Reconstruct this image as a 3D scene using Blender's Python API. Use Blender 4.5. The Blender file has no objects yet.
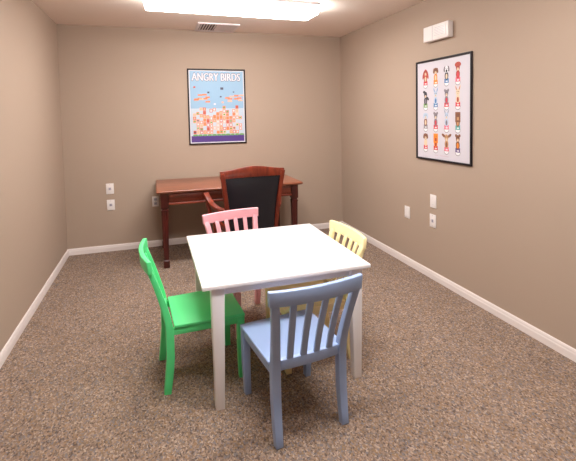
import bpy, bmesh, math, random
from mathutils import Vector, Matrix

C = bpy.context.scene.collection
W, H = 3.173, 2.44          # room width and height
YF = -7.8                   # wall behind the camera
YS = 1.13                   # things are a little deeper along the room than across it

# ------------------------------------------------------------------ materials
def srgb(r, g, b):
    f = lambda c: c / 12.92 if c <= .04045 else ((c + .055) / 1.055) ** 2.4
    return (f(r / 255), f(g / 255), f(b / 255), 1)

def mat(name, col, rough=.5, spec=.5, metal=0, bump=None, vary=None, coat=0):
    m = bpy.data.materials.new(name); m.use_nodes = True
    nt = m.node_tree; b = nt.nodes['Principled BSDF']
    b.inputs['Base Color'].default_value = col
    b.inputs['Roughness'].default_value = rough
    b.inputs['Specular IOR Level'].default_value = spec
    b.inputs['Metallic'].default_value = metal
    b.inputs['Coat Weight'].default_value = coat
    tc = nt.nodes.new('ShaderNodeTexCoord')
    if vary:                                    # (scale, amount)
        n = nt.nodes.new('ShaderNodeTexNoise'); n.inputs['Scale'].default_value = vary[0]
        n.inputs['Detail'].default_value = 3
        nt.links.new(tc.outputs['Object'], n.inputs['Vector'])
        r = nt.nodes.new('ShaderNodeMapRange')
        r.inputs['To Min'].default_value = 1 - vary[1]; r.inputs['To Max'].default_value = 1 + vary[1]
        nt.links.new(n.outputs['Fac'], r.inputs['Value'])
        x = nt.nodes.new('ShaderNodeVectorMath'); x.operation = 'SCALE'
        x.inputs[0].default_value = col[:3]
        nt.links.new(r.outputs['Result'], x.inputs['Scale'])
        nt.links.new(x.outputs['Vector'], b.inputs['Base Color'])
    if bump:                                    # (scale, strength, distance)
        n = nt.nodes.new('ShaderNodeTexNoise'); n.inputs['Scale'].default_value = bump[0]
        n.inputs['Detail'].default_value = 4
        nt.links.new(tc.outputs['Object'], n.inputs['Vector'])
        bp = nt.nodes.new('ShaderNodeBump'); bp.inputs['Strength'].default_value = bump[1]
        bp.inputs['Distance'].default_value = bump[2]
        nt.links.new(n.outputs['Fac'], bp.inputs['Height'])
        nt.links.new(bp.outputs['Normal'], b.inputs['Normal'])
    return m

def wood(name, dark, light, stretch, rough=.3, coat=.3, scale=6):
    m = bpy.data.materials.new(name); m.use_nodes = True
    nt = m.node_tree; b = nt.nodes['Principled BSDF']
    b.inputs['Roughness'].default_value = rough; b.inputs['Coat Weight'].default_value = coat
    b.inputs['Coat Roughness'].default_value = .2
    tc = nt.nodes.new('ShaderNodeTexCoord'); mp = nt.nodes.new('ShaderNodeMapping')
    mp.inputs['Scale'].default_value = stretch
    nt.links.new(tc.outputs['Object'], mp.inputs['Vector'])
    n = nt.nodes.new('ShaderNodeTexNoise'); n.inputs['Scale'].default_value = scale
    n.inputs['Detail'].default_value = 6; n.inputs['Distortion'].default_value = .6
    nt.links.new(mp.outputs['Vector'], n.inputs['Vector'])
    r = nt.nodes.new('ShaderNodeValToRGB')
    r.color_ramp.elements[0].position = .3; r.color_ramp.elements[0].color = dark
    r.color_ramp.elements[1].position = .7; r.color_ramp.elements[1].color = light
    nt.links.new(n.outputs['Fac'], r.inputs['Fac'])
    nt.links.new(r.outputs['Color'], b.inputs['Base Color'])
    return m

def carpet_mat():
    m = bpy.data.materials.new('carpet'); m.use_nodes = True
    nt = m.node_tree; b = nt.nodes['Principled BSDF']
    b.inputs['Roughness'].default_value = .95; b.inputs['Specular IOR Level'].default_value = .1
    tc = nt.nodes.new('ShaderNodeTexCoord')
    warp = nt.nodes.new('ShaderNodeTexNoise'); warp.inputs['Scale'].default_value = 60
    nt.links.new(tc.outputs['Object'], warp.inputs['Vector'])
    add = nt.nodes.new('ShaderNodeVectorMath'); add.operation = 'MULTIPLY_ADD'
    add.inputs[1].default_value = (.02, .02, 0)
    nt.links.new(warp.outputs['Color'], add.inputs[0]); nt.links.new(tc.outputs['Object'], add.inputs[2])
    mp = nt.nodes.new('ShaderNodeMapping'); mp.inputs['Scale'].default_value = (1, .55, 1); mp.inputs['Rotation'].default_value = (0, 0, .12)
    nt.links.new(add.outputs['Vector'], mp.inputs['Vector'])
    v = nt.nodes.new('ShaderNodeTexVoronoi'); v.inputs['Scale'].default_value = 185
    nt.links.new(mp.outputs['Vector'], v.inputs['Vector'])
    sep = nt.nodes.new('ShaderNodeSeparateColor'); nt.links.new(v.outputs['Color'], sep.inputs['Color'])
    r = nt.nodes.new('ShaderNodeValToRGB'); cr = r.color_ramp; cr.interpolation = 'CONSTANT'
    cols = [(0, CARPET[0]), (.12, CARPET[1]), (.30, CARPET[2]), (.47, CARPET[3]), (.62, CARPET[4]), (.78, CARPET[5]), (.90, CARPET[6])]
    cr.elements[0].position = 0; cr.elements[0].color = cols[0][1]
    cr.elements[1].position = cols[1][0]; cr.elements[1].color = cols[1][1]
    for p, c in cols[2:]:
        e = cr.elements.new(p); e.color = c
    nt.links.new(sep.outputs['Red'], r.inputs['Fac'])
    big = nt.nodes.new('ShaderNodeTexNoise'); big.inputs['Scale'].default_value = 9; big.inputs['Detail'].default_value = 3
    nt.links.new(tc.outputs['Object'], big.inputs['Vector'])
    mr = nt.nodes.new('ShaderNodeMapRange'); mr.inputs['To Min'].default_value = .86; mr.inputs['To Max'].default_value = 1.14
    nt.links.new(big.outputs['Fac'], mr.inputs['Value'])
    mul = nt.nodes.new('ShaderNodeVectorMath'); mul.operation = 'SCALE'
    nt.links.new(r.outputs['Color'], mul.inputs[0]); nt.links.new(mr.outputs['Result'], mul.inputs['Scale'])
    nt.links.new(mul.outputs['Vector'], b.inputs['Base Color'])
    bp = nt.nodes.new('ShaderNodeBump'); bp.inputs['Strength'].default_value = .4; bp.inputs['Distance'].default_value = .008
    inv = nt.nodes.new('ShaderNodeMath'); inv.operation = 'SUBTRACT'; inv.inputs[0].default_value = 1
    nt.links.new(v.outputs['Distance'], inv.inputs[1])
    nt.links.new(sep.outputs['Green'], bp.inputs['Height'])
    nt.links.new(bp.outputs['Normal'], b.inputs['Normal'])
    return m

CARPET = [srgb(98, 84, 76), srgb(122, 104, 91), srgb(143, 122, 107), srgb(121, 114, 114), srgb(153, 132, 116), srgb(140, 113, 87), srgb(170, 151, 136)]
M = {}
M['wall'] = mat('wall_paint', srgb(171, 152, 136), .75, .25, bump=(260, .25, .002))
M['ceiling'] = mat('ceiling_paint', srgb(236, 224, 214), .85, .2, bump=(180, .3, .003))
M['carpet'] = carpet_mat()
M['trim'] = mat('trim_paint', srgb(230, 221, 218), .4, .5)
M['plastic'] = mat('white_plastic', srgb(232, 226, 224), .4, .5)
M['plastic_grey'] = mat('grey_plastic', srgb(176, 172, 184), .45, .5)
M['slot'] = mat('dark_slot', srgb(48, 44, 46), .6, .3)
M['port'] = mat('grey_port', srgb(120, 118, 132), .6, .3)
M['screw'] = mat('screw_metal', srgb(180, 178, 176), .35, .5, .9)
M['white_paint'] = mat('white_table_paint', srgb(238, 235, 236), .35, .5, vary=(5, .015))
M['green'] = mat('green_paint', srgb(90, 230, 144), .38, .5, vary=(6, .03))
M['pink'] = mat('pink_paint', srgb(244, 180, 192), .38, .5, vary=(6, .03))
M['yellow'] = mat('yellow_paint', srgb(246, 231, 178), .38, .5, vary=(6, .03))
M['blue'] = mat('blue_paint', srgb(154, 177, 218), .38, .5, vary=(6, .03))
DK = srgb(50, 10, 8)
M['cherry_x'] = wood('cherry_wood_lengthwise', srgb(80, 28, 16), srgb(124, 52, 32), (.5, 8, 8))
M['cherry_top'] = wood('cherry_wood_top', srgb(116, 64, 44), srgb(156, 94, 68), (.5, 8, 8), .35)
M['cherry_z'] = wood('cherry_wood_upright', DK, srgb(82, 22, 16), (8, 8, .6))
M['cherry_chair'] = wood('cherry_wood_chair', srgb(92, 28, 14), srgb(138, 52, 26), (4, 4, 1))
M['leather'] = mat('black_leather', srgb(23, 25, 35), .38, .5, bump=(140, .2, .002))
M['frame_dark'] = mat('poster_frame', srgb(28, 22, 27), .55, .3)
M['housing'] = mat('fixture_housing', srgb(215, 208, 212), .4, .5)
M['vent'] = mat('vent_enamel', srgb(222, 214, 216), .4, .5)

def emis(name, col, s):
    m = bpy.data.materials.new(name); m.use_nodes = True
    nt = m.node_tree; b = nt.nodes['Principled BSDF']
    b.inputs['Base Color'].default_value = (.8, .8, .8, 1)
    b.inputs['Emission Color'].default_value = col; b.inputs['Emission Strength'].default_value = s
    return m
M['lens'] = emis('lit_lens', (1, .97, .945, 1), 37.5)

# ------------------------------------------------------------------ mesh helpers
class MB:
    def __init__(self): self.bm = bmesh.new(); self.mi = 0
    def _new(self, faces):
        for f in faces: f.material_index = self.mi
    def poly(self, pts):
        f = self.bm.faces.new([self.bm.verts.new(p) for p in pts]); self._new([f]); return f
    def box(self, a, b, bev=0, seg=2):
        x0, x1 = sorted((a[0], b[0])); y0, y1 = sorted((a[1], b[1])); z0, z1 = sorted((a[2], b[2]))
        return self.hexa([(x0, y0, z0), (x1, y0, z0), (x1, y1, z0), (x0, y1, z0)],
                         [(x0, y0, z1), (x1, y0, z1), (x1, y1, z1), (x0, y1, z1)], bev, seg)
    def hexa(self, lo, hi, bev=0, seg=2):
        return self.loft([lo, hi], bev, seg)
    def loft(self, secs, bev=0, seg=2):
        bm = self.bm; rings = [[bm.verts.new(p) for p in s] for s in secs]; fs = []
        n = len(rings[0])
        for r0, r1 in zip(rings, rings[1:]):
            for i in range(n):
                fs.append(bm.faces.new((r0[i], r0[(i + 1) % n], r1[(i + 1) % n], r1[i])))
        fs.append(bm.faces.new(rings[0][::-1])); fs.append(bm.faces.new(rings[-1]))
        self._new(fs)
        if bev:
            bmesh.ops.recalc_face_normals(bm, faces=fs)
            es = {e for f in fs for e in f.edges if len(e.link_faces) == 2 and e.calc_face_angle(0) > .6}
            r = bmesh.ops.bevel(bm, geom=list(es), offset=bev, segments=seg, affect='EDGES', profile=.5, clamp_overlap=True)
            self._new(r['faces'])
        return self
    def lathe(self, prof, cx, cy, n=16):
        self.loft([[(cx + r * math.cos(2 * math.pi * i / n), cy + r * math.sin(2 * math.pi * i / n), z) for i in range(n)] for r, z in prof])
        return self
    def tube(self, pts, rad, n=10):
        secs = []
        P = [Vector(p) for p in pts]
        for i, p in enumerate(P):
            t = (P[min(i + 1, len(P) - 1)] - P[max(i - 1, 0)]).normalized()
            u = t.cross(Vector((0, 0, 1)))
            if u.length < .1: u = t.cross(Vector((0, 1, 0)))
            u.normalize(); v = t.cross(u)
            r = rad[i] if isinstance(rad, (list, tuple)) else rad
            secs.append([p + r * (math.cos(a) * u + math.sin(a) * v) for a in [2 * math.pi * k / n for k in range(n)]])
        self.loft(secs); return self
    def xf(self, f):
        for v in self.bm.verts: v.co = f(v.co)
        return self
    def build(self, name, mats, parent=None, smooth=True, origin=None):
        bm = self.bm
        bmesh.ops.recalc_face_normals(bm, faces=bm.faces[:])
        if parent is None and origin is not None:
            for v in bm.verts: v.co -= Vector(origin)
        me = bpy.data.meshes.new(name); bm.to_mesh(me); bm.free()
        for m in (mats if isinstance(mats, list) else [mats]): me.materials.append(m)
        if smooth:
            me.polygons.foreach_set('use_smooth', [True] * len(me.polygons))
            me.set_sharp_from_angle(angle=math.radians(35))
        o = bpy.data.objects.new(name, me); C.objects.link(o)
        if parent: o.parent = parent
        elif origin is not None: o.location = origin
        return o

def thing(name, label, cat, loc, rz=0, group=None):
    o = bpy.data.objects.new(name, None); C.objects.link(o)
    o.empty_display_size = .1
    o.location = loc; o.rotation_euler = (0, 0, rz)
    o['label'] = label; o['category'] = cat
    if group: o['group'] = group
    return o
def struct(o): o['kind'] = 'structure'; return o

# ------------------------------------------------------------------ room shell
def slab(name, a, b, m):
    return struct(MB().box(a, b).build(name, m, None, False, [(a[i] + b[i]) / 2 for i in range(3)]))
T = .12
slab('floor', (-T, YF - T, -T), (W + T, T, 0), M['carpet'])
slab('ceiling', (-T, YF - T, H), (W + T, T, H + T), M['ceiling'])
slab('wall_back', (-T, 0, 0), (W + T, T, H), M['wall'])
slab('wall_left', (-T, YF, 0), (0, 0, H), M['wall'])
slab('wall_right', (W, YF, 0), (W + T, 0, H), M['wall'])
slab('wall_front', (-T, YF - T, 0), (W + T, YF, H), M['wall'])
BH, BT = .069, .014
def baseboard(name, p, q, inw):
    """profiled board from p to q, inw = unit vector into the room"""
    prof = [(0, 0), (BT, 0), (BT, BH * .62), (BT * .8, BH * .70), (BT * .8, BH * .86), (BT * .45, BH), (0, BH)]
    secs = [[(e[0] + inw[0] * d, e[1] + inw[1] * d, z) for d, z in prof] for e in (p, q)]
    struct(MB().loft(secs).build(name, M['trim'], None, False, ((p[0] + q[0]) / 2, (p[1] + q[1]) / 2, 0)))
baseboard('baseboard_back', (0, 0), (W, 0), (0, -1))
baseboard('baseboard_left', (0, YF), (0, -BT), (1, 0))
baseboard('baseboard_right', (W, YF), (W, -BT), (-1, 0))
baseboard('baseboard_front', (BT, YF), (W - BT, YF), (0, 1))

# ------------------------------------------------------------------ ceiling lights
def ceiling_light(cx, cy, label, rz=0):
    t = thing('ceiling_light', label, 'ceiling light', (cx, cy, H), rz, None)
    hl, hw, dz = .728, .178, .100
    # housing pan on the ceiling, a little proud of the lens
    MB().box((-hl + .003, -hw + .006, -.022), (hl - .003, hw - .006, -.0005), .002).build('housing', M['housing'], t)
    # wraparound lens: a shallow trough with sloping sides and ends
    prof = [(hl - .006, hw - .008, -.0225), (hl - .009, hw - .011, -.05), (hl - .015, hw - .020, -.080), (hl - .022, hw - .032, -.094), (hl - .034, hw - .052, -dz)]
    secs = [[(-a, -b, z), (a, -b, z), (a, b, z), (-a, b, z)] for a, b, z in prof]
    MB().loft(secs).build('lens', M['lens'], t)
    for s in (-1, 1):
        MB().box((s * (hl - .004), -.05, -.03), (s * (hl + .006), .05, -.004), .002).build('end_clip', M['housing'], t)
    return t
ceiling_light(1.592, -1.475, 'glowing white fluorescent ceiling fixture in front of the ceiling vent', math.radians(1.5))
ceiling_light(1.592, -3.95, 'glowing white fluorescent ceiling fixture above the floor just behind the blue chair')

# ------------------------------------------------------------------ ceiling vent
def vent():
    x0, x1, y0, y1 = 1.375, 1.815, -.50, -.045
    t = thing('ceiling_vent', 'white louvred air vent on the ceiling near the back wall', 'vent', ((x0 + x1) / 2, (y0 + y1) / 2, H))
    X, Y = (x1 - x0) / 2, (y1 - y0) / 2
    f = MB(); w = .035
    f.box((-X, -Y, -.016), (X, -Y + w, -.0005), .004); f.box((-X, Y - w, -.016), (X, Y, -.0005), .004)
    f.box((-X, -Y + w, -.016), (-X + w, Y - w, -.0005), .004); f.box((X - w, -Y + w, -.016), (X, Y - w, -.0005), .004)
    f.build('vent_frame', M['vent'], t)
    MB().box((-X + w, -Y + w, -.003), (X - w, Y - w, -.0005)).build('duct_opening', M['slot'], t)
    n = 13; span = 2 * (X - w)
    for i in range(n):
        xc = -X + w + span * (i + .5) / n
        s = 1 if i < n * .42 else -1
        d = .010 * s
        b = MB().hexa([(xc - d - .001, -Y + w, -.016), (xc - d + .001, -Y + w, -.016), (xc - d + .001, Y - w, -.016), (xc - d - .001, Y - w, -.016)],
                      [(xc + d - .001, -Y + w, -.003), (xc + d + .001, -Y + w, -.003), (xc + d + .001, Y - w, -.003), (xc + d - .001, Y - w, -.003)])
        b.build('louvre', M['vent'], t)
vent()

# ------------------------------------------------------------------ wall plates
# local plate frame: u across, v up, d out of the wall
def plate(label, wall, u, z, kind, w=.07, h=.115):
    if wall == 'back':
        t = thing('wall_plate', label, 'wall plate', (u, 0, z)); f = lambda a, b, d: (a, -d, b)
    else:
        t = thing('wall_plate', label, 'wall plate', (W, u, z)); f = lambda a, b, d: (-d, -a, b)
    def bx(mb, a0, a1, b0, b1, d0, d1, bev=0):
        p, q = f(a0, b0, d0), f(a1, b1, d1); mb.box(p, q, bev); return mb
    bx(MB(), -w / 2, w / 2, -h / 2, h / 2, .0004, .007, .003).build('cover_plate', M['plastic'], t)
    if kind == 'outlet':
        for s in (-1, 1):
            soc = bx(MB(), -.017, .017, s * .024 - .015, s * .024 + .015, .007, .009, .002).build('socket', M['plastic_grey'], t)
            sl = MB()
            for k in (-1, 1): bx(sl, k * .0065 - .0013, k * .0065 + .0013, s * .024 - .002, s * .024 + .007, .009, .0094)
            bx(sl, -.002, .002, s * .024 - .010, s * .024 - .006, .009, .0094)
            sl.build('slots', M['slot'], soc)
        bx(MB(), -.003, .003, -.003, .003, .007, .0085, .001).build('screw', M['screw'], t)
    elif kind == 'jack':
        j = bx(MB(), -.014, .014, -.014, .014, .007, .0095, .002).build('jack', M['plastic_grey'], t)
        bx(MB(), -.006, .006, -.006, .005, .0095, .0099).build('port', M['port'], j)
        for s in (-1, 1): bx(MB(), -.003, .003, s * .045 - .003, s * .045 + .003, .007, .0082, .001).build('screw', M['screw'], t)
    else:
        for s in (-1, 1): bx(MB(), -.003, .003, s * .030 - .003, s * .030 + .003, .007, .0082, .001).build('screw', M['plastic_grey'], t)
plate('white wall plate with a centre jack, upper of the two left of the desk', 'back', .435, .688, 'jack', .077)
plate('white wall plate with a centre jack, lower of the two left of the desk', 'back', .438, .510, 'jack', .077)
plate('white power outlet beside the left end of the desk, just under its top', 'back', .897, .513, 'outlet')
plate('white wall plate on the right wall set apart from the stacked pair', 'right', -1.645, .510, 'blank', .092)
plate('white wall plate on the right wall, upper of the stacked pair under the animal poster', 'right', -2.085, .690, 'blank', .092)
plate('white wall plate with a jack, lower of the stacked pair under the animal poster', 'right', -2.078, .517, 'jack', .092)

# ------------------------------------------------------------------ white box above the right poster
def wall_box():
    y0, y1, z0, z1, d = -2.365, -2.005, 2.062, 2.19, .05
    t = thing('wall_box', 'long white plastic box on the right wall above the animal poster', 'wall box', (W, (y0 + y1) / 2, z0))
    hy, hz = (y1 - y0) / 2, z1 - z0
    MB().box((-d, -hy, 0), (-.0005, hy, hz), .008, 3).build('case', M['plastic'], t)
    p = MB().box((-d - .004, -hy + .03, .018), (-d + .0, -hy + .205, hz - .016), .002).build('square_panel', M['plastic'], t)
    g = MB()
    for i in range(6):
        z = .034 + i * .0125
        g.box((-d - .0046, -hy + .05, z), (-d - .004, -hy + .185, z + .003))
    g.build('grille', M['plastic_grey'], p)
    MB().box((-d - .001, -hy + .22, .006), (-d + .0, -hy + .224, hz - .006)).build('seam', M['plastic_grey'], t)
wall_box()

# ------------------------------------------------------------------ posters
PC = {}
def pm(name, *c, r=.45):
    if name not in PC: PC[name] = mat('ink_' + name, srgb(*c), r, .4)
    return PC[name]
class Art:
    """flat printed shapes on one sheet: each layer a hair above the one before"""
    def __init__(self, f): self.mb = MB(); self.mats = []; self.f = f; self.k = 0
    def use(self, m):
        if m not in self.mats: self.mats.append(m)
        self.mb.mi = self.mats.index(m)
    def poly(self, pts, m, d=None):
        self.use(m); self.k += 1
        dd = .006 + .0000012 * self.k if d is None else d
        self.mb.poly([self.f(a, b, dd) for a, b in pts])
    def rect(self, a0, b0, a1, b1, m): self.poly([(a0, b0), (a1, b0), (a1, b1), (a0, b1)], m)
    def ell(self, a, b, ra, rb, m, n=14, rot=0):
        c, s = math.cos(rot), math.sin(rot)
        self.poly([(a + c * ra * math.cos(2 * math.pi * i / n) - s * rb * math.sin(2 * math.pi * i / n),
                    b + s * ra * math.cos(2 * math.pi * i / n) + c * rb * math.sin(2 * math.pi * i / n)) for i in range(n)], m)
def frame_parts(t, f, w, h, fw, m):
    mb = MB()
    def bx(a0, b0, a1, b1): mb.box(f(a0, b0, .0005), f(a1, b1, .016), .002)
    bx(-w / 2, -h / 2, w / 2, -h / 2 + fw); bx(-w / 2, h / 2 - fw, w / 2, h / 2)
    bx(-w / 2, -h / 2 + fw, -w / 2 + fw, h / 2 - fw); bx(w / 2 - fw, -h / 2 + fw, w / 2, h / 2 - fw)
    mb.build('frame', m, t)

def text_mesh(body, size, f, a, b, d, width):
    cu = bpy.data.curves.new('lettering', 'FONT'); cu.body = body; cu.size = size
    cu.align_x = 'CENTER'; cu.resolution_u = 3
    o = bpy.data.objects.new('lettering', cu); C.objects.link(o)
    me = bpy.data.meshes.new_from_object(o.evaluated_get(bpy.context.evaluated_depsgraph_get()))
    bpy.data.objects.remove(o); bpy.data.curves.remove(cu)
    xs = [v.co.x for v in me.vertices]; k = width / (max(xs) - min(xs)); x0 = (max(xs) + min(xs)) / 2
    pts = [(a + (v.co.x - x0) * k, b + v.co.y) for v in me.vertices]
    faces = [list(p.vertices) for p in me.polygons]
    bpy.data.meshes.remove(me)
    return pts, faces

def lettering(t, body, size, f, a, b, width, white, dark):
    """white capitals with a dark edge, printed on the sheet"""
    pts, faces = text_mesh(body, size, f, a, b, 0, width)
    bm = MB()
    def lay(dx, dy, d, mi):
        vs = [bm.bm.verts.new(f(p[0] + dx, p[1] + dy, d)) for p in pts]
        for fc in faces:
            try: g = bm.bm.faces.new([vs[i] for i in fc]); g.material_index = mi
            except ValueError: pass
    e = .006; k = 0
    for i in range(8):
        lay(e * math.cos(i * math.pi / 4), e * math.sin(i * math.pi / 4), .00615 + k * .000003, 1); k += 1
    for dx in (-.003, 0, .003): lay(dx, 0, .0062 + k * .000003, 0); k += 1
    bm.build('lettering', [white, dark], t, False)

def poster_back():
    w, h = .66, .87; cx, cz = 1.614, 1.571
    t = thing('framed_poster', 'framed poster with blue sky and orange blocks on the back wall above the desk', 'poster', (cx, 0, cz))
    f = lambda a, b, d: (a, -d, b)
    frame_parts(t, f, w, h, .015, M['frame_dark'])
    A = Art(f); W2, H2 = w / 2 - .014, h / 2 - .014
    white = pm('white', 212, 210, 216); sky = pm('sky', 142, 176, 204); pale = pm('pale', 184, 198, 212)
    orange = pm('orange', 226, 132, 84); peach = pm('peach', 234, 176, 146); green = pm('leaf', 112, 160, 92)
    purple = pm('purple', 84, 58, 130); dark = pm('dusk', 74, 70, 92); red = pm('rust', 196, 92, 70)
    A.use(white); A.mb.box(f(-W2, -H2, .001), f(W2, H2, .006))
    yb = -H2 + .085
    A.rect(-W2 + .012, yb, W2 - .012, -.02, pale)
    A.rect(-W2 + .012, -.02, W2 - .012, H2 - .012, sky)
    A.rect(-W2 + .012, -H2 + .012, W2 - .012, yb, purple)
    rnd = random.Random(5)
    # heaps of outlined blocks, plain rows of boxes of varied height
    cols = 15; cw = 2 * (W2 - .035) / cols
    tops = [6, 7, 8, 7, 5, 7, 8, 6, 6, 8, 7, 5, 8, 8, 6]
    for i in range(cols):
        a = -W2 + .035 + i * cw
        b = yb + .02
        for j in range(tops[i]):
            hh = .036 + .012 * rnd.random(); q = rnd.random()
            if q < .80:
                m = orange if rnd.random() < .6 else (peach if rnd.random() < .6 else red)
                A.rect(a + .002, b + .002, a + cw - .002, b + hh - .002, m)
                if rnd.random() < .72:
                    A.rect(a + .009, b + .009, a + cw - .009, b + hh - .009, white if rnd.random() < .7 else peach)
                if rnd.random() < .13: A.ell(a + cw / 2, b + hh / 2, .012, .010, green)
                elif rnd.random() < .06: A.ell(a + cw / 2, b + hh / 2, .013, .008, dark)
            b += hh
    for i in range(11):
        a = -W2 + .06 + i * .053; A.ell(a, yb + .008, .024 + .008 * rnd.random(), .011, green)
    for s, a0 in ((-1, -.19), (1, .20)):           # two loose tiers of boards in the sky
        for k in range(9):
            a = a0 + rnd.uniform(-.085, .085); b = .10 + rnd.uniform(-.045, .045)
            A.rect(a - .026, b - .009, a + .026, b + .009, orange if rnd.random() < .6 else peach)
    for a, b, r, m in ((-.255, .225, .012, red), (-.1, .165, .012, dark), (.055, .21, .017, dark), (.19, .17, .008, dark), (.04, .115, .010, dark), (.06, .05, .012, peach), (-.03, .03, .012, white)):
        A.rect(a - r, b - r * .8, a + r, b + r * .8, m)
    A.mb.build('print', A.mats, t, False)
    lettering(t, 'ANGRY BIRDS', .125, f, -.005, .300, .55, white, pm('letter_edge', 92, 84, 104))
poster_back()

def poster_right():
    y0, y1, w, h = -1.826, -2.607, .781, .868; cz = 1.482
    t = thing('framed_poster', 'framed white poster with sixteen small animals in rows on the right wall', 'poster', (W, (y0 + y1) / 2, cz))
    f = lambda a, b, d: (-d, -a, b)
    frame_parts(t, f, w, h, .016, M['frame_dark'])
    A = Art(f); W2, H2 = w / 2 - .015, h / 2 - .015
    white = pm('sheet', 205, 201, 210)
    A.use(white); A.mb.box(f(-W2, -H2, .001), f(W2, H2, .006))
    col = dict(red=pm('red', 206, 58, 74), pink=pm('pink', 226, 104, 128), rust=pm('russet', 168, 66, 52), brown=pm('brown', 128, 84, 62),
               orange=pm('bright_orange', 238, 136, 44), black=pm('black', 58, 56, 68), grey=pm('grey', 128, 122, 130), pale=pm('pale_blue', 178, 196, 218),
               blue=pm('blue', 74, 124, 176), teal=pm('teal', 86, 164, 160), green=pm('green', 116, 162, 92), cream=pm('cream', 224, 200, 170),
               violet=pm('violet', 92, 74, 132), snow=pm('snow', 226, 226, 230), tan=pm('tan', 192, 146, 104))
    # (coat, second colour, ear style, base colour) of each little figure, row by row
    rows = [[('rust', 'cream', 'long', 'red'), ('brown', 'orange', 'flop', 'orange'), ('snow', 'black', 'flop', 'blue'), ('rust', 'red', 'dome', 'pink')],
            [('black', 'grey', 'side', 'green'), ('pale', 'blue', 'up', 'blue'), ('grey', 'red', 'round', 'red'), ('cream', 'rust', 'up', 'red')],
            [('pale', 'brown', 'flop', 'grey'), ('grey', 'red', 'round', 'red'), ('pale', 'grey', 'up', 'pink'), ('brown', 'tan', 'square', 'teal')],
            [('brown', 'cream', 'flop', 'red'), ('orange', 'rust', 'square', 'red'), ('tan', 'brown', 'wide', 'pink'), ('brown', 'orange', 'round', 'violet')]]
    ca = [-.245, -.09, .065, .215]; rb = [.275, .08, -.105, -.285]
    for r, row in enumerate(rows):
        for c, (coat, sec, ear, base) in enumerate(row):
            a, b = ca[c], rb[r]
            A.ell(a, b - .058, .034, .026, col['grey'])                       # rim of the round base
            A.ell(a, b - .057, .030, .022, col['snow'])
            A.rect(a - .030, b - .056, a + .030, b - .020, col[base])         # coloured band
            A.rect(a - .012, b - .048, a + .016, b - .038, col['snow'])
            A.ell(a, b + .002, .026, .034, col[coat] if ear != 'flop' else col[sec])   # body
            A.ell(a, b - .002, .013, .022, col[sec] if ear != 'flop' else col['cream'])
            if ear == 'square':
                A.rect(a - .033, b + .005, a + .033, b + .085, col[coat]); A.rect(a - .012, b + .02, a + .014, b + .045, col[sec])
            else:
                if ear == 'long':
                    for s in (-1, 1): A.ell(a + s * .030, b + .035, .014, .040, col[coat], rot=s * .35)
                elif ear == 'flop':
                    for s in (-1, 1): A.ell(a + s * .026, b + .058, .012, .024, col['black' if sec == 'black' else coat], rot=s * .3)
                elif ear == 'up':
                    for s in (-1, 1): A.ell(a + s * .022, b + .088, .008, .028, col[coat], rot=-s * .35); 
                    for s in (-1, 1): A.ell(a + s * .022, b + .088, .004, .018, col[sec], rot=-s * .35)
                elif ear == 'side':
                    A.ell(a + .034, b + .022, .024, .012, col[coat], rot=-.6); A.ell(a - .022, b + .080, .020, .012, col[coat])
                elif ear == 'round':
                    for s in (-1, 1): A.ell(a + s * .022, b + .078, .013, .013, col[coat])
                elif ear == 'wide':
                    for s in (-1, 1): A.ell(a + s * .040, b + .072, .030, .012, col[sec], rot=s * .45)
                elif ear == 'dome':
                    A.ell(a, b + .078, .040, .022, col[coat])
                A.ell(a, b + .055, .025, .028, col[coat])
                A.ell(a, b + .042, .013, .012, col['cream' if coat != 'snow' else sec])
            for s in (-1, 1): A.ell(a + s * .010, b + .062, .004, .005, col['black'], 8)
            A.ell(a, b + .046, .004, .003, col['black'], 8)
    for k in range(11):                                                       # the tiny caption line, too small to read
        if k in (3,): continue
        A.rect(-.10 + k * .018, -.388, -.10 + k * .018 + .011, -.382, pm('caption', 200, 176, 188))
    A.mb.build('print', A.mats, t, False)
poster_right()

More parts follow.
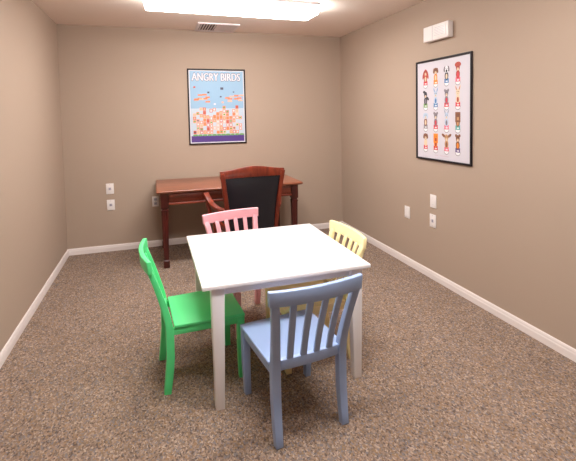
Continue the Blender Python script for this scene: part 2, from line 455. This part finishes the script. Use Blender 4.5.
# ------------------------------------------------------------------ writing desk
def desk():
    x0, x1, y0, y1, zt = .908, 2.358, -.90, -.035, .760
    t = thing('writing_desk', 'dark cherry wooden writing desk with block legs against the back wall', 'desk', ((x0 + x1) / 2, (y0 + y1) / 2, 0))
    ox, oy = (x0 + x1) / 2, (y0 + y1) / 2
    X, Y = (x1 - x0) / 2, (y1 - y0) / 2
    tp = MB(); prof = [(.012, zt - .030), (.004, zt - .024), (0, zt - .016), (0, zt - .010), (.006, zt - .002), (.012, zt)]
    tp.loft([[(-X + d, -Y + d, z), (X - d, -Y + d, z), (X - d, Y - d, z), (-X + d, Y - d, z)] for d, z in prof])
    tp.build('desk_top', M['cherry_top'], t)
    lx0, lx1, ly = -X + .037, X - .045, Y - .03
    lw = .072; zb = zt - .031; za = .622
    # aprons
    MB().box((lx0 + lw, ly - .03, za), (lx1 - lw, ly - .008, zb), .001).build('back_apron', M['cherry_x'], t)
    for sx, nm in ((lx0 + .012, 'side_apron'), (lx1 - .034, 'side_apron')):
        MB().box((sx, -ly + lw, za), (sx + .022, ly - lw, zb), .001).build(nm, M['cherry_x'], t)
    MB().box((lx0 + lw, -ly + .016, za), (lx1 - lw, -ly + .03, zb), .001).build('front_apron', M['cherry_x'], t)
    inner = lx1 - lx0 - 2 * lw; ws = [.27, .46, .27]; a = lx0 + lw
    for k, fr in enumerate(ws):
        b = a + inner * fr
        dr = MB().box((a + .006, -ly + .004, za + .022), (b - .006, -ly + .016, zb - .006), .003).build('drawer_front', M['cherry_x'], t)
        p = MB().box((a + .022, -ly + .001, za + .036), (b - .022, -ly + .004, zb - .018), .0012)
        p.build('raised_panel', M['cherry_x'], dr)
        a = b
    MB().loft([[(xx, -ly - .004, za - .006), (xx, -ly + .02, za - .006), (xx, -ly + .02, za + .016), (xx, -ly + .006, za + .016), (xx, -ly - .004, za + .008)] for xx in (lx0 + lw, lx1 - lw)]).build('apron_moulding', M['cherry_x'], t)
    # legs: square block, ring, tapering fluted shaft, foot block
    for sx in (-1, 1):
        for sy in (-1, 1):
            cx = (lx0 + lw / 2) if sx < 0 else (lx1 - lw / 2); cy = sy * (ly - lw / 2)
            L = MB(); s = lw / 2
            def sq(r, z): return [(cx - r, cy - r, z), (cx + r, cy - r, z), (cx + r, cy + r, z), (cx - r, cy + r, z)]
            L.loft([sq(s, zb), sq(s, .592), sq(s - .004, .586), sq(s - .011, .582), sq(s - .011, .572), sq(s - .002, .566), sq(s - .002, .558), sq(s - .006, .552)])
            # fluted shaft: square with grooves
            def fl(r, z):
                g = r * .12; q = r * .38; pts = []
                base = [(-r, -r), (-q - .003, -r), (-q, -r + g), (-q + .006, -r), (q - .006, -r), (q, -r + g), (q + .003, -r)]
                for k in range(4):
                    c, sn = [(1, 0), (0, 1), (-1, 0), (0, -1)][k]
                    pts += [(cx + c * x - sn * y, cy + sn * x + c * y, z) for x, y in base]
                return pts
            L.loft([fl(s - .006, .552), fl(s - .010, .30), fl(s - .014, .085)])
            L.loft([sq(s - .016, .085), sq(s - .016, .078), sq(s - .008, .072), sq(s - .008, .012), sq(s - .012, 0)])
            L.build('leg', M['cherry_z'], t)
desk()

# ------------------------------------------------------------------ office armchair
def smooth(pts, n=6):
    """Catmull-Rom through pts"""
    P = [Vector(p) for p in pts]; P = [2 * P[0] - P[1]] + P + [2 * P[-1] - P[-2]]; out = []
    for i in range(1, len(P) - 2):
        for k in range(n):
            s = k / n
            out.append(.5 * (2 * P[i] + (P[i + 1] - P[i - 1]) * s + (2 * P[i - 1] - 5 * P[i] + 4 * P[i + 1] - P[i + 2]) * s * s + (3 * P[i] - P[i - 1] - 3 * P[i + 1] + P[i + 2]) * s ** 3))
    out.append(P[-2]); return out

def bar(mb, pts, wx, wy, xdir=None, bev=.004):
    """rectangular bar along pts; wx across, wy thick (numbers or lists); section axes follow the path"""
    P = [Vector(p) for p in pts]; secs = []
    for i, p in enumerate(P):
        tg = (P[min(i + 1, len(P) - 1)] - P[max(i - 1, 0)]).normalized()
        xd = Vector(xdir or (1, 0, 0)); xd = (xd - tg * xd.dot(tg)).normalized(); yd = tg.cross(xd)
        a = (wx[i] if isinstance(wx, list) else wx) / 2; b = (wy[i] if isinstance(wy, list) else wy) / 2
        secs.append([p - xd * a - yd * b, p + xd * a - yd * b, p + xd * a + yd * b, p - xd * a + yd * b])
    mb.loft(secs, bev, 2)

def armchair():
    # faces the desk (+y); the back is towards the camera
    t = thing('armchair', 'wooden armchair with black leather back panel pulled up to the desk', 'chair', (1.722, -1.03, 0), math.radians(5))
    m = M['cherry_chair']
    hb, ht = .228, .302                         # half widths of the back, bottom and top
    yb = lambda z: -.235 - .06 * max(0, (z - .42)) / .5 - .02 * max(0, (z - .8))
    for s in (-1, 1):
        pts = smooth([(s * .225, -.25, 0), (s * .225, -.215, .22), (s * .232, -.225, .42), (s * .243, yb(.62), .62), (s * .268, yb(.82), .82), (s * .286, yb(.95), .95)], 5)
        n = len(pts); b = MB(); bar(b, pts, [.036 + .004 * i / n for i in range(n)], [.05 - .016 * i / n for i in range(n)])
        b.build('back_post', m, t)
    # arched crest rail
    N = 24; secs = []
    for i in range(N + 1):
        x = -ht + 2 * ht * i / N; q = x / ht
        top = .969 + .032 * (math.cos(q * math.pi) * .5 + .5) ** .9 - .004 * abs(q)
        bot = .897 + .006 * (1 - q * q)
        y = yb(.94) + .012 - .022 * (1 - q * q)
        secs.append([(x, y - .018, bot), (x, y - .018, top), (x, y + .018, top), (x, y + .018, bot)])
    MB().loft(secs, .004).build('crest_rail', m, t)
    # lower back rail
    MB().box((-.225, yb(.40) - .014, .345), (.225, yb(.40) + .016, .378), .004).build('lower_rail', m, t)
    # leather panel, padded, bounded by the posts
    N2, K = 16, 10; grid = []
    mb = MB()
    for side in (-1, 1):
        vs = []
        for j in range(K + 1):
            z = .376 + (.902 - .376) * j / K
            hw = .218 + (.270 - .218) * max(0, (z - .45) / .44) ** 1.3
            row = []
            for i in range(N2 + 1):
                q = -1 + 2 * i / N2; r = -1 + 2 * j / K
                pad = .020 * (1 - abs(q) ** 5) * (1 - abs(r) ** 6)
                row.append(mb.bm.verts.new((q * hw, yb(z) + .002 - .012 * (1 - q * q) + side * (.004 + pad * (.9 if side < 0 else 1.4)), z)))
            vs.append(row)
        for j in range(K):
            for i in range(N2): mb.bm.faces.new((vs[j][i], vs[j][i + 1], vs[j + 1][i + 1], vs[j + 1][i]))
        grid.append(vs)
    a, b = grid
    for i in range(N2):
        mb.bm.faces.new((a[0][i], b[0][i], b[0][i + 1], a[0][i + 1])); mb.bm.faces.new((a[K][i + 1], b[K][i + 1], b[K][i], a[K][i]))
    for j in range(K):
        mb.bm.faces.new((a[j + 1][0], b[j + 1][0], b[j][0], a[j][0])); mb.bm.faces.new((a[j][N2], b[j][N2], b[j + 1][N2], a[j + 1][N2]))
    mb.build('back_panel', M['leather'], t)
    # seat frame, seat pad, front legs
    MB().hexa([(-.225, -.21, .37), (.225, -.21, .37), (.265, .275, .37), (-.265, .275, .37)], [(-.225, -.21, .43), (.225, -.21, .43), (.265, .275, .43), (-.265, .275, .43)], .006).build('seat_frame', m, t)
    MB().hexa([(-.205, -.195, .4305), (.205, -.195, .4305), (.25, .265, .4305), (-.25, .265, .4305)], [(-.195, -.185, .49), (.195, -.185, .49), (.235, .25, .49), (-.235, .25, .49)], .02, 4).build('seat', M['leather'], t)
    for s in (-1, 1):
        b = MB(); bar(b, [(s * .242, .25, .37), (s * .242, .245, .2), (s * .242, .25, 0)], [.05, .042, .034], [.05, .042, .034]); b.build('front_leg', m, t)
        # arm: from the back post forwards and outwards, then a scroll down to the seat frame
        b = MB(); pts = smooth([(s * .250, yb(.6) + .012, .60), (s * .295, -.15, .605), (s * .330, -.04, .635), (s * .352, .04, .690), (s * .362, .09, .722)], 6)
        bar(b, pts, .052, .030, (1, 0, 0), .008); b.build('arm', m, t)
        b = MB(); pts = smooth([(s * .352, .04, .675), (s * .352, .03, .60), (s * .325, .02, .50), (s * .282, .04, .40)], 6)
        bar(b, pts, .034, .044, (1, 0, 0), .006); b.build('arm_support', m, t)
armchair()

# ------------------------------------------------------------------ play table
def table():
    cx, cy = 1.544, -2.742; X, Y = .448, .516; zt = .640
    t = thing('play_table', 'square white wooden play table with four tapered legs', 'table', (cx, cy, 0), math.radians(.35))
    MB().box((-X, -Y, zt - .020), (X, Y, zt), .003).build('table_top', M['white_paint'], t)
    i = .043; lw = .066; zb = zt - .0202; za = .572
    for s in (-1, 1):
        MB().box((-X + i + lw - .001, s * (Y - i - .010), za), (X - i - lw + .001, s * (Y - i - .030), zb), .0015).build('apron', M['white_paint'], t)
        MB().box((s * (X - i - .010), -Y + i + lw - .001, za), (s * (X - i - .030), Y - i - lw + .001, zb), .0015).build('apron', M['white_paint'], t)
    for sx in (-1, 1):
        for sy in (-1, 1):
            def sq(o, w, z):
                xs = sorted((sx * (X - i - o), sx * (X - i - o - w))); ys = sorted((sy * (Y - .016 - o), sy * (Y - .016 - o - w * 1.08)))
                return [(xs[0], ys[0], z), (xs[1], ys[0], z), (xs[1], ys[1], z), (xs[0], ys[1], z)]
            MB().loft([sq(0, lw, zb), sq(.001, lw - .003, za - .01), sq(.008, .044, 0)], .003).build('leg', M['white_paint'], t)
table()

# ------------------------------------------------------------------ children's chairs
def child_chair(label, m, loc, rz, ys=YS):
    """faces local +y; ys = depth of things along the room relative to their width"""
    t = thing('child_chair', label, 'chair', (loc[0], loc[1], 0), rz)
    R = Matrix.Rotation(rz, 3, 'Z'); S = Matrix.Diagonal((1, ys, 1)); X = R.transposed() @ S @ R
    def put(mb, name, par=t):
        mb.xf(lambda v: X @ v); return mb.build(name, m, par)
    zs = .368; hw = .168; yf, yr = .185, -.172
    # seat board over a seat frame
    b = MB(); b.hexa([(-.190, yr + .004, zs - .018), (.190, yr + .004, zs - .018), (.200, yf + .020, zs - .018), (-.200, yf + .020, zs - .018)],
                     [(-.190, yr + .004, zs), (.190, yr + .004, zs), (.200, yf + .020, zs), (-.200, yf + .020, zs)], .005, 3)
    put(b, 'seat')
    b = MB()
    b.hexa([(-hw - .016, yr, zs - .054), (-hw + .006, yr, zs - .054), (-hw - .004, yf + .012, zs - .054), (-hw - .026, yf + .012, zs - .054)], [(-hw - .016, yr, zs - .0185), (-hw + .006, yr, zs - .0185), (-hw - .004, yf + .012, zs - .0185), (-hw - .026, yf + .012, zs - .0185)], .002)
    b.hexa([(hw - .006, yr, zs - .054), (hw + .016, yr, zs - .054), (hw + .026, yf + .012, zs - .054), (hw + .004, yf + .012, zs - .054)], [(hw - .006, yr, zs - .0185), (hw + .016, yr, zs - .0185), (hw + .026, yf + .012, zs - .0185), (hw + .004, yf + .012, zs - .0185)], .002)
    b.box((-hw, yf - .008, zs - .054), (hw, yf + .012, zs - .0185), .002)
    put(b, 'seat_frame')
    # front legs
    for s in (-1, 1):
        b = MB(); bar(b, [(s * (hw + .010), yf - .002, zs - .0188), (s * (hw + .010), yf - .002, .17), (s * (hw + .005), yf, 0)], [.040, .038, .032], [.040, .038, .032], (1, 0, 0), .003)
        put(b, 'front_leg')
    # rear legs sweep up into the back posts
    cy = lambda z: yr - .018 - .022 * max(0, (.2 - z) / .2) ** 1.3 - .108 * max(0, (z - .35) / .38) ** 1.25
    cxp = lambda z: hw - .002 + .041 * max(0, (z - .34) / .39) ** 1.8
    zs_ = [0, .06, .13, .2, .28, .34, .40, .46, .52, .58, .63, .68]
    for s in (-1, 1):
        b = MB(); bar(b, [(s * cxp(z), cy(z), z) for z in zs_], [.034, .036, .038, .040, .040, .040, .038, .037, .036, .036, .036, .036], [.036, .038, .04, .04, .04, .04, .036, .033, .030, .028, .026, .024], (1, 0, 0), .003)
        put(b, 'rear_leg')
    # curved top rail
    N = 14; secs = []; half = .226; z0, z1 = .666, .734
    bow = lambda q: -.030 * (1 - q * q)
    for i in range(N + 1):
        q = -1 + 2 * i / N; x = q * half; y = cy(.70) + .012 + bow(q); k = 1 if abs(q) < .99 else .9
        x0 = x * .985; 
        secs.append([(x0, y - .013, z0), (x0, y + .011, z0), (x, y + .006, z1), (x, y - .018, z1)])
    b = MB(); b.loft(secs, .004, 3); put(b, 'top_rail')
    # lower rail
    b = MB(); secs = []
    for i in range(N + 1):
        q = -1 + 2 * i / N; x = q * (hw - .018); y = yr - .018 + bow(q) * .25
        secs.append([(x, y - .013, zs - .035), (x, y + .013, zs - .035), (x, y + .013, zs + .012), (x, y - .013, zs + .012)])
    b.loft(secs, .003); put(b, 'lower_rail')
    # four slats
    for k in range(4):
        q = (-1.5 + k) / 2.6; pts = []
        for z in [zs + .010, .40, .45, .50, .55, .60, .64, .674]:
            f = (z - zs) / (.70 - zs)
            pts.append((q * (hw + .004 + (cxp(z) - hw) * .9), cy(z) + f * (.010 + bow(q) * .95) + (1 - f) * bow(q) * .25, z))
        b = MB(); bar(b, pts, .031, .012, (1, 0, 0), .003); put(b, 'slat')
    return t
child_chair('light blue wooden child chair with its slatted back to the viewer', M['blue'], (1.518, -3.325), math.radians(6.5))
child_chair('bright green wooden child chair at the left side of the white table', M['green'], (1.130, -2.785), math.radians(-86.5))
child_chair('pink wooden child chair between the white table and the leather armchair', M['pink'], (1.508, -2.285), math.radians(180 + 14))
child_chair('pale yellow wooden child chair at the right side of the white table', M['yellow'], (1.757, -2.83), math.radians(90 + 1.5), 1.16)

# ------------------------------------------------------------------ camera
f, px, py = 461.03, 322.693, 141.946
yaw, pitch, roll = .350101, -.0589099, -.0157642
cy_, sy_, cp_, sp_ = math.cos(yaw), math.sin(yaw), math.cos(pitch), math.sin(pitch)
fwd = Vector((sy_ * cp_, cy_ * cp_, sp_)); rt = Vector((cy_, -sy_, 0)); up = rt.cross(fwd)
r2 = math.cos(roll) * rt + math.sin(roll) * up; u2 = -math.sin(roll) * rt + math.cos(roll) * up
cam = bpy.data.cameras.new('camera'); co = bpy.data.objects.new('camera', cam); C.objects.link(co)
mw = Matrix((r2, u2, -fwd)).transposed().to_4x4(); mw.translation = Vector((.910217, -5.490326, 1.457336))
co.matrix_world = mw
cam.sensor_fit = 'HORIZONTAL'; cam.sensor_width = 36; cam.lens = f / 576 * 36
cam.shift_x = (288 - px) / 576; cam.shift_y = (py - 230.5) / 576; cam.clip_start = .02
S = bpy.context.scene; S.camera = co

# ------------------------------------------------------------------ world and view
w = bpy.data.worlds.new('world'); S.world = w; w.use_nodes = True
w.node_tree.nodes['Background'].inputs['Color'].default_value = (.02, .02, .02, 1)
S.view_settings.view_transform = 'Standard'; S.view_settings.look = 'None'
S.view_settings.gamma = 1; S.view_settings.use_curve_mapping = False
S.view_settings.exposure = 0.0
S.cycles.use_denoising = True; S.cycles.max_bounces = 12; S.cycles.diffuse_bounces = 8
